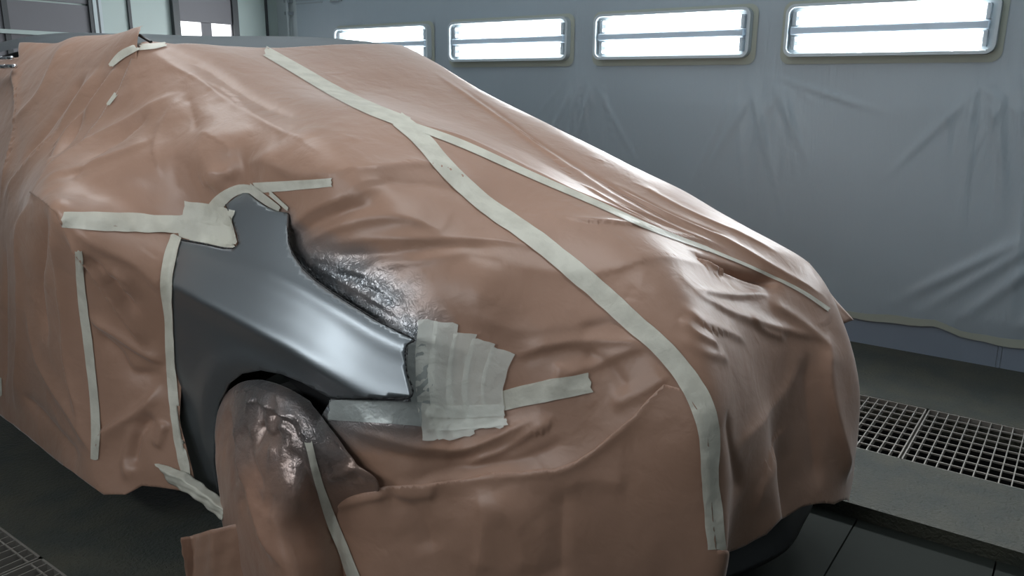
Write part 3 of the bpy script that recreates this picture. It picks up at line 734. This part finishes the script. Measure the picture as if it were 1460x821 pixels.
# black gap round the fender where it meets the bonnet, the pillar and the lamp
def gap_line(px, r=.004, name='panel_gap'):
    pts = []
    for q in px:
        u, z = fender_px(*q); pts.append(O+u*FWD+(fender_v([[u, z]])[0]+.004)*SID+z*UPV)
    pts = smooth_line(pts, 4); m = MB()
    for a, b in zip(pts, pts[1:]): m.tube(a, b, r, 8)
    return m.build(name, MT['dark'], car, smooth=True)
gap_line([(409, 325), (410, 345), (416, 362), (430, 382), (450, 401), (480, 422), (515, 444), (550, 465), (588, 484), (579, 491), (576, 503), (578, 530), (585, 566), (530, 568), (470, 568)], .0024)
gap_line([(257, 342), (290, 348), (318, 354), (332, 354), (340, 347), (338, 334), (330, 312), (321, 292)], .0035)
# wheel, front near
wc = uvz(.03, -.80, .34)
wh = MB(); wh.tube(wc-SID*.11, wc+SID*.11, .33, 40)
w_ = wh.build('wheel', MT['rubber'], car, bevel=.02)
rm = MB(); rm.tube(wc-SID*.115, wc-SID*.10, .21, 32)
for k in range(5):
    t = 2*math.pi*k/5; rm.tube(wc-SID*.118, wc-SID*.118+.2*(FWD*math.cos(t)+UPV*math.sin(t)), .022, 8, .03)
r_ = rm.build('rim', MT['alloy'], None, bevel=.003); r_.parent = w_; r_.matrix_parent_inverse = w_.matrix_world.inverted()
# black lower lip of the bumper
lip = []
lipc = [(.72, -.72), (.98, -.52), (1.19, -.25), (1.325, .1), (1.32, .35), (1.27, .6), (1.1, .82), (.8, .92)]
lp = smooth_line([np.array([a-.06, b, 0]) for a, b in lipc], 5)
v = []; f = []
for q in lp:
    n = np.array([q[0]-.3, q[1]]); n /= np.linalg.norm(n)
    for (o_, z) in ((-.22, .14), (-.02, .12), (.012, .125), (.014, .145), (-.005, .16), (-.01, .30)): v.append(uvz(q[0]+n[0]*o_, q[1]+n[1]*o_, z))
for i in range(len(lp)-1):
    for j in range(5): f.append((i*6+j, i*6+j+1, (i+1)*6+j+1, (i+1)*6+j))
link('bumper_lip', mesh_np(v, f), MT['dark'], car, True)
# wiper end by the roof
MB().tube(px_point(200, 62)+np.array([0, 0, .03]), px_point(216, 66)+np.array([0, 0, .015]), .006, 8).build('wiper', MT['dark'], car)

# ------------------------------------------------------------------ paper sheets
def spray_fn(lines, scale=.07):
    L = [np.array(smooth_line([px_point(*p) for p in l])) for l in lines]
    def f(P):
        d = np.min([polyline_dist(P, l)[0] for l in L], axis=0); return np.clip(1.05-d/scale, 0, 1)
    return f
W_POLY = [px_flat(*p) for p in ((205, 64), (250, 67), (300, 68), (340, 70), (375, 71), (430, 69), (480, 67), (530, 66), (566, 67))]
W_POLY += [ff_(-1.0, .66, 1.72), ff_(-1.0, .82, 1.4), ff_(-1, .97, .9), ff_(-1, .99, .28), ff_(.1, .97, .24), ff_(.6, .94, .24), ff_(1.03, .82, .24), ff_(1.22, .66, .2)]
W_POLY += [px_flat(*p) for p in ((1206, 714), (1185, 718), (1160, 717), (1140, 722), (1115, 738), (1090, 760), (1060, 775), (1036, 784), (1032, 790), (1029, 821), (1027, 840))]
W_POLY += [ff_(1.21, -.34, .02), ff_(1.1, -.5, .0), ff_(.8, -.74, .0), ff_(.4, -.92, .13), ff_(.15, -.93, .14)]
W_POLY += [px_flat(*p) for p in ((440, 650), (456, 605), (472, 575), (478, 562), (520, 560), (576, 558), (570, 530), (568, 505), (572, 492), (540, 468), (500, 443), (445, 406), (420, 382), (405, 358), (401, 340), (400, 314),
                                 (375, 306), (350, 290), (335, 292), (330, 300), (340, 325), (350, 345), (338, 362), (318, 362), (262, 354), (245, 332), (180, 326), (130, 326), (96, 324), (84, 305), (66, 290), (46, 276), (80, 240), (130, 188), (150, 160), (172, 128), (186, 98))]
hood_spray = spray_fn([[(412, 348), (430, 380), (470, 408), (520, 440), (585, 478)], [(455, 385), (510, 400), (560, 430)], [(585, 500), (590, 560)], [(450, 575), (520, 580), (590, 575)]], .13)
hood = sheet('masking_paper', W_POLY, .0095, .006, CR_HOOD, MT['paper'], 'large brown masking paper sheet draped over windscreen, bonnet and front bumper', 'masking paper', spray=hood_spray)
F_POLY = [px_flat(*p) for p in ((470, 716), (500, 704), (548, 690), (600, 686), (680, 678), (740, 671), (790, 665), (822, 652), (850, 635), (880, 612), (905, 592), (928, 566), (948, 548), (975, 556), (1003, 600), (1008, 640), (1010, 690), (1016, 745), (1020, 780), (1029, 840))]
F_POLY += [ff_(1.21, -.34, .03), ff_(1.1, -.5, .01), ff_(.8, -.74, .01), ff_(.4, -.92, .14), px_flat(507, 830), px_flat(498, 790), px_flat(486, 750)]
flap = sheet('masking_paper', F_POLY, .0095, .0125, CR_HOOD, MT['paper'], 'lower brown paper sheet over the bumper, its top edge below the tape fan', 'masking paper')
D_POLY = [px_flat(*p) for p in ((203, 64), (196, 100), (184, 130), (165, 165), (140, 195), (95, 245), (70, 272), (95, 300), (180, 310), (255, 325), (262, 345), (254, 400), (252, 500), (258, 600), (280, 690), (262, 700), (225, 694), (203, 692), (180, 705), (150, 705), (75, 650), (0, 590))]
D_POLY += [ff_(-2.88, -1.08, .15), ff_(-2.88, -.86, 1.40)]
D_POLY += [px_flat(-8, 88), px_flat(27, 82), px_flat(29, 62), ff_(-1.5, -.62, 1.785), ff_(-1.16, -.62, 1.785)]
def door_extra(D, P, N):
    Q = to_uvz(P)
    w = np.clip((Q[:, 2]-1.66)/.10, 0, 1)*np.exp(-((Q[:, 0]+1.05)/.40)**2)
    P = P+UPV*(w*.055)[:, None]-FWD*(w*.0)[:, None]
    return P
door = sheet('masking_paper', D_POLY, .0095, .0, CR_DOOR, MT['paper'], 'brown masking paper hanging over the doors and side windows at the left', 'masking paper', extra=door_extra, crump=.7)


# paper bag over the front wheel: a tent from the arch lip to the floor
def cover_mesh():
    rows = [  # pixel outline left to right per row, with how far out (v) the paper stands
        [(322, 560, -.93), (340, 547, -.945), (362, 542, -.955), (385, 545, -.955), (415, 556, -.95), (442, 572, -.93)],
        [(310, 590, -.95), (335, 570, -.985), (362, 562, -1.00), (392, 566, -1.0), (425, 578, -.985), (458, 592, -.94)],
        [(306, 625, -.97), (335, 610, -1.02), (365, 605, -1.04), (400, 606, -1.035), (440, 612, -1.01), (480, 622, -.94)],
        [(308, 665, -.99), (336, 655, -1.05), (370, 652, -1.07), (410, 652, -1.06), (453, 655, -1.01), (508, 660, -.935)],
        [(314, 705, -1.01), (342, 702, -1.07), (378, 702, -1.09), (420, 702, -1.075), (466, 700, -.965), (540, 693, -.90)],
        [(320, 750, -1.02), (350, 750, -1.09), (388, 752, -1.11), (428, 752, -1.05), (472, 752, -.935), (515, 752, -.83)],
        [(330, 800, -1.03), (362, 802, -1.10), (400, 804, -1.125), (440, 804, -1.06), (486, 802, -.93), (520, 802, -.82)],
        [(345, 850, -1.04), (376, 852, -1.11), (414, 854, -1.13), (450, 854, -1.06), (494, 852, -.93), (525, 852, -.81)]]
    G = np.array([[np.array(pv(*c)) for c in r] for r in rows])
    def cm(a, t):
        n = len(a); x = t*(n-1); i = min(int(x), n-2); f = x-i
        p0, p1, p2, p3 = a[max(i-1, 0)], a[i], a[i+1], a[min(i+2, n-1)]
        return .5*((2*p1)+(-p0+p2)*f+(2*p0-5*p1+4*p2-p3)*f*f+(-p0+3*p1-3*p2+p3)*f**3)
    n, m = 110, 96; V = []; F = []
    for i in range(n+1):
        row = [cm(G[:, j], i/n) for j in range(G.shape[1])]
        for j in range(m+1): V.append(cm(row, j/m))
    V = np.array(V); P = O+V[:, :1]*FWD+V[:, 1:2]*SID+V[:, 2:]*UPV
    F = np.array([(i*(m+1)+j, i*(m+1)+j+1, (i+1)*(m+1)+j+1, (i+1)*(m+1)+j) for i in range(n) for j in range(m)])
    return P, F, V
def on_grid(px, P, F):
    b = BVHTree.FromPolygons([Vector(p) for p in P], [tuple(map(int, f)) for f in F])
    out = []
    for q in px:
        loc, *_ = b.ray_cast(Vector(CAM_O), Vector(ray(*q)))
        if loc is None: loc = b.find_nearest(Vector(O+FWD*0+SID*-1.05+UPV*.4))[0]
        out.append(np.array(loc))
    return out
P, F, V = cover_mesh()
cov_d = crumple(P)*.5
for px, amp, w, k in (([(345, 560), (340, 620), (352, 680), (375, 760), (420, 820)], .016, .02, S), ([(365, 560), (372, 600), (366, 650)], -.012, .012, S), ([(400, 558), (405, 590), (398, 620)], .010, .010, S),
        ([(325, 580), (330, 620), (345, 640)], -.012, .012, S), ([(420, 570), (440, 620), (452, 680), (480, 760), (500, 815)], .012, .014, S), ([(365, 605), (385, 625), (400, 610)], -.012, .012, R), ([(350, 570), (390, 580), (420, 600)], .008, .008, S),
        ([(330, 560), (380, 556), (425, 575)], .006, .006, S), ([(470, 640), (500, 670), (540, 690)], .010, .010, S), ([(460, 615), (490, 650), (520, 690)], -.008, .008, S), ([(380, 590), (410, 600), (440, 640)], -.008, .010, S),
        ([(385, 720), (410, 760), (450, 790)], .008, .02, S), ([(350, 600), (360, 640), (380, 700)], -.008, .01, S), ([(430, 600), (460, 640), (480, 690)], .007, .008, S), ([(378, 560), (384, 585), (376, 600)], .007, .006, S), ([(352, 548), (356, 570), (350, 590)], .007, .006, S), ([(405, 640), (430, 660), (440, 700)], -.008, .012, R)):
    o = Crease.__new__(Crease); o.p = np.array(smooth_line(on_grid(px, P, F))); o.amp = amp*1.25; o.w = w; o.kind = k; o.disp(P, cov_d)
cr2 = np.random.default_rng(5)
for k in range(130):
    i = cr2.integers(0, len(P)); c = P[i]; zf = np.clip((V[i, 2]-.35)/.35, .1, 1)
    b_ = c+FWD*cr2.normal(0, .025)-UPV*cr2.uniform(.04, .16)
    o = Crease.__new__(Crease); o.p = np.array([c, b_]); o.amp = cr2.choice([-1, 1])*.0075*zf; o.w = .006; o.kind = S; o.disp(P, cov_d)
P = P-SID*cov_d[:, None]
me = mesh_np(P, F); cover = link('wheel_cover', me, MT['cover'], None, True)
at = me.attributes.new('spray', 'FLOAT', 'POINT'); at.data.foreach_set('value', np.clip((V[:, 2]-.42)/.36+.12*np.sin(V[:, 0]*19+1), 0, 1).astype(np.float32)*.95)
m = cover.modifiers.new('thickness', 'SOLIDIFY'); m.thickness = .0012; m.offset = -1
PAPER_BVHS.append(BVHTree.FromPolygons([Vector(p) for p in P], [tuple(map(int, f)) for f in F]))
tag(cover, 'brown paper tent over the front wheel, its top sprayed silver grey', 'masking paper')

# surfaces the tape is stuck to
BVHS = PAPER_BVHS+[FENDER_BVH, SHELL_BVH]
def hit(px, py, hint=None, which=None):
    best = None; o = Vector(CAM_O); d = Vector(ray(px, py))
    for b in (PAPER_BVHS+[FENDER_BVH] if which is None else which):
        loc, nor, idx, dist = b.ray_cast(o, d)
        if loc is not None and (best is None or dist < best[1]):
            if nor.dot(d) > 0: nor = -nor
            best = (loc, dist, nor)
    if best is None:
        loc, nor, idx, dist = SHELL_BVH.ray_cast(o, d)
        if loc is None: return None
        if nor.dot(d) > 0: nor = -nor
        best = (loc, dist, nor)
    return np.array(best[0]), np.array(best[2])
def tape(px, w, label, mat='tape', lift=.0022, name='masking_tape', group='strips of masking tape on the paper', across=4, step=6.0, ragged=0.0, seed=0):
    """a strip stuck along a line; px = (x, y) line, w = width in pixels, one or per point"""
    rg = np.random.default_rng(seed+len(px)*7+int(px[0][0]))
    n0 = len(px); ws = [w]*n0 if not isinstance(w, (list, tuple)) else w
    if n0 > 2: pts = smooth_line([(a, b, c) for (a, b), c in zip(px, ws)], 8)
    else: pts = [np.array((a, b, c), float) for (a, b), c in zip(px, ws)]
    pts = np.array(pts); L = np.r_[0, np.cumsum(np.linalg.norm(np.diff(pts[:, :2], axis=0), axis=1))]
    k = max(3, int(L[-1]/step)); tt = np.linspace(0, L[-1], k+1)
    C_ = np.stack([np.interp(tt, L, pts[:, i]) for i in range(3)], 1)
    tg = np.gradient(C_[:, :2], axis=0); tg /= np.linalg.norm(tg, axis=1)[:, None]; nm = np.stack([-tg[:, 1], tg[:, 0]], 1)
    V = []; depth = []
    for i in range(k+1):
        for j in range(across+1):
            e = (j/across-.5)*C_[i, 2]*(1+ragged*rg.normal(0, .1) if j in (0, across) else 1)
            q = C_[i, :2]+nm[i]*e
            if i in (0, k): q = q+tg[i]*rg.normal(0, 1.2)
            h = hit(*q)
            V.append(None if h is None else h[0]+h[1]*lift)
    # fill misses and calm the strip: it bridges small wrinkles
    for i, v in enumerate(V):
        if v is None:
            near = [V[j] for j in range(max(0, i-across-2), min(len(V), i+across+3)) if V[j] is not None]
            V[i] = near[0].copy() if near else np.array(uvz(0, -1, .5))
    V = np.array(V).reshape(k+1, across+1, 3); toc = (CAM_O-V); toc /= np.linalg.norm(toc, axis=2)[..., None]
    Vs = V.copy()
    for _ in range(2): Vs[1:-1] = (Vs[:-2]+2*Vs[1:-1]+Vs[2:])/4
    Vs = Vs+toc*np.maximum(0, ((V-Vs)*toc).sum(2))[..., None]
    V = Vs+toc*(.0018+.0010*np.abs(rg.normal(0, 1, Vs.shape[:2]))[..., None]*(1+ragged))
    V = V.reshape(-1, 3)
    F = [(i*(across+1)+j, i*(across+1)+j+1, (i+1)*(across+1)+j+1, (i+1)*(across+1)+j) for i in range(k) for j in range(across)]
    o = link(name, mesh_np(V, F), MT[mat], None, True)
    return tag(o, label, 'tape', group)
tape([(378, 73), (430, 103), (480, 132), (530, 156), (582, 176)], [14, 16, 17, 18, 17], 'cream tape strip from the roof edge down the middle of the windscreen paper')
tape([(566, 170), (600, 198), (640, 244), (690, 290), (745, 328), (795, 366), (850, 412), (905, 462), (940, 492), (975, 532), (1000, 576), (1011, 620), (1012, 680), (1018, 740), (1022, 783)], [22, 24, 25, 25, 26, 28, 29, 28, 28, 30, 32, 30, 24, 26, 24], 'long cream tape strip running over the bonnet paper and down the bumper', ragged=.4)
tape([(578, 176), (660, 206), (760, 251), (850, 290), (930, 326), (1010, 356)], [9, 11, 10, 9, 8, 6], 'narrow tape strip branching off across the bonnet paper towards the far corner', mat='tape')
tape([(1010, 356), (1080, 385), (1140, 414), (1182, 442)], [5, 4, 5, 6], 'thin tape strip along the shiny crease near the far front corner', mat='tape')
tape([(90, 313), (140, 316), (200, 318), (262, 320)], [22, 26, 26, 25], 'wide cream tape strip running level from the mirror bulge to the fender', ragged=.6)
tape([(262, 300), (300, 306), (334, 312)], [26, 30, 22], 'crumpled tape patch above the triangular notch of the fender', ragged=.8, lift=.004)
tape([(256, 326), (295, 330), (330, 338)], [24, 32, 26], 'creased tape patch filling the triangular notch of the fender', ragged=.5, lift=.003)
tape([(272, 338), (300, 344), (336, 350)], [10, 14, 9], 'lowest tape piece along the bottom of the triangular notch', lift=.005)
tape([(300, 312), (308, 294), (326, 276), (350, 268), (368, 272)], [20, 20, 16, 13, 10], 'curved tape strip wrapped round the top of the fender', ragged=.5, lift=.005)
tape([(314, 298), (325, 320), (334, 349)], [16, 16, 13], 'short upright tape piece along the inner side of the notch', lift=.006)
tape([(356, 266), (380, 284), (400, 297)], [12, 12, 8], 'tape strip down the front edge of the fender tip', lift=.006)
tape([(362, 268), (420, 264), (474, 260)], [15, 14, 12], 'pale tape strip running right from the top of the fender', ragged=.4)
tape([(385, 274), (412, 298)], [6, 5], 'thin tape sliver across the gap right of the fender tip', lift=.004)
tape([(251, 336), (242, 370), (237, 405), (241, 450), (243, 500), (247, 560), (255, 620), (267, 680)], [17, 18, 18, 13, 13, 14, 15, 13], 'cream tape strip down the rear edge of the fender', ragged=.7, lift=.004)
tape([(112, 358), (117, 420), (126, 490), (134, 560), (137, 610), (135, 655)], [10, 12, 13, 12, 13, 11], 'upright cream tape strip on the paper over the door', ragged=.5)
tape([(0, 540), (0, 562)], [6, 7], 'short bit of tape at the left edge of the picture')
tape([(160, 94), (176, 78), (198, 68)], [7, 12, 9], 'small tape strip below the roof edge on the door paper', lift=.006)
tape([(198, 68), (220, 67), (236, 64)], [9, 8, 6], 'small tape strip along the roof edge above the windscreen', lift=.004)
tape([(154, 150), (166, 134)], [5, 6], 'tiny tape scrap under the roof at the sheet overlap')
# silver dusted strip under the fender and the fan of strips over the headlight
tape([(470, 584), (530, 586), (600, 590)], [28, 32, 34], 'silver dusted tape strip below the front end of the fender', mat='tape_thin', ragged=.2, lift=.004)
tape([(594, 488), (597, 530), (604, 576)], [24, 32, 34], 'see-through silver dusted film piece beside the fender tip', mat='tape_thin', lift=.003)
fan = [((610, 455), (606, 540), (617, 627), 25, 26), ((637, 460), (626, 540), (640, 626), 30, 30), ((664, 474), (650, 550), (662, 622), 30, 28), ((690, 484), (674, 550), (684, 612), 30, 28), ((718, 498), (702, 548), (706, 610), 32, 26)]
for k, (a, b, c, w0, w1) in enumerate(fan):
    lab = ['leftmost upright strip of the tape fan over the headlight', 'second upright strip from the left in the tape fan over the headlight', 'middle upright strip of the tape fan over the headlight', 'fourth upright strip of the tape fan over the headlight', 'rightmost and most slanted strip of the tape fan over the headlight'][k]
    tape([a, b, c], [w0*1.12, (w0+w1)/2*1.12, w1*1.12], lab, mat='tape_fan', lift=.003+.0012*k, ragged=.6, group='fan of tape strips over the headlight', seed=k)
tape([(606, 585), (660, 586), (722, 584)], [17, 18, 17], 'level strip across the foot of the tape fan', mat='tape_fan', lift=.0105, ragged=.5, group='fan of tape strips over the headlight')
tape([(612, 606), (660, 604), (726, 602)], [14, 16, 10], 'torn crumpled strip under the tape fan', mat='tape_fan', lift=.0095, ragged=1.2, group='fan of tape strips over the headlight')
tape([(716, 571), (760, 561), (800, 553), (841, 545)], [28, 30, 30, 29], 'tape strip sticking out to the right of the headlight tape fan', ragged=.3, lift=.004)
tape([(440, 630), (455, 690), (474, 745), (492, 790), (508, 830)], [9, 12, 16, 17, 17], 'crooked tape strip down the paper over the front wheel', ragged=.6)

# folded strip of paper hanging from the sill behind the wheel
def loose(name, rows, mat, label, cat='masking paper', wob=0, n=14, m=30, spray=0, group=None):
    G = np.array([[uvz(*pv(*c)) for c in r] for r in rows])
    V = []
    for i in range(n+1):
        x = i/n*(G.shape[0]-1); a = min(int(x), G.shape[0]-2); R_ = G[a]*(1-(x-a))+G[a+1]*(x-a)
        for j in range(m+1):
            y = j/m*(G.shape[1]-1); b = min(int(y), G.shape[1]-2); p = R_[b]*(1-(y-b))+R_[b+1]*(y-b)
            V.append(p-SID*wob*(math.sin(j*.9+i*.5)+.6*math.sin(i*1.7+j*.35)))
    F = [(i*(m+1)+j, i*(m+1)+j+1, (i+1)*(m+1)+j+1, (i+1)*(m+1)+j) for i in range(n) for j in range(m)]
    me = mesh_np(V, F); o = link(name, me, mat, None, True)
    at = me.attributes.new('spray', 'FLOAT', 'POINT'); at.data.foreach_set('value', np.full(len(V), spray, np.float32))
    q = o.modifiers.new('thickness', 'SOLIDIFY'); q.thickness = .0012; q.offset = 0
    return tag(o, label, cat, group)
loose('paper_strip', [[(217, 657, -1.03), (262, 672, -1.02), (290, 690, -1.01), (318, 712, -1.0)], [(226, 668, -1.05), (262, 685, -1.05), (290, 705, -1.04), (319, 728, -1.03)], [(240, 688, -1.04), (265, 702, -1.05), (292, 722, -1.04), (318, 742, -1.03)]], MT['tape'], 'folded strip of paper and tape hanging from the sill behind the wheel', wob=.0025)
loose('paper_flap', [[(258, 766, -1.15), (272, 764, -1.12), (300, 755, -1.12), (345, 745, -1.06)], [(262, 800, -1.15), (276, 800, -1.12), (305, 800, -1.12), (350, 800, -1.06)], [(266, 850, -1.14), (280, 850, -1.12), (312, 852, -1.12), (356, 852, -1.06)]], MT['paper'], 'darker brown paper flap standing on the floor beside the wheel cover', wob=.0025)
loose('paper_corner', [[(1152, 372, .60), (1168, 395, .66), (1185, 420, .70), (1217, 456, .74)], [(1170, 405, .60), (1182, 428, .63), (1192, 445, .66), (1200, 462, .68)]], MT['paper'], 'loose pointed paper corner sticking out at the far front corner of the bonnet', wob=.002, n=8, m=20)
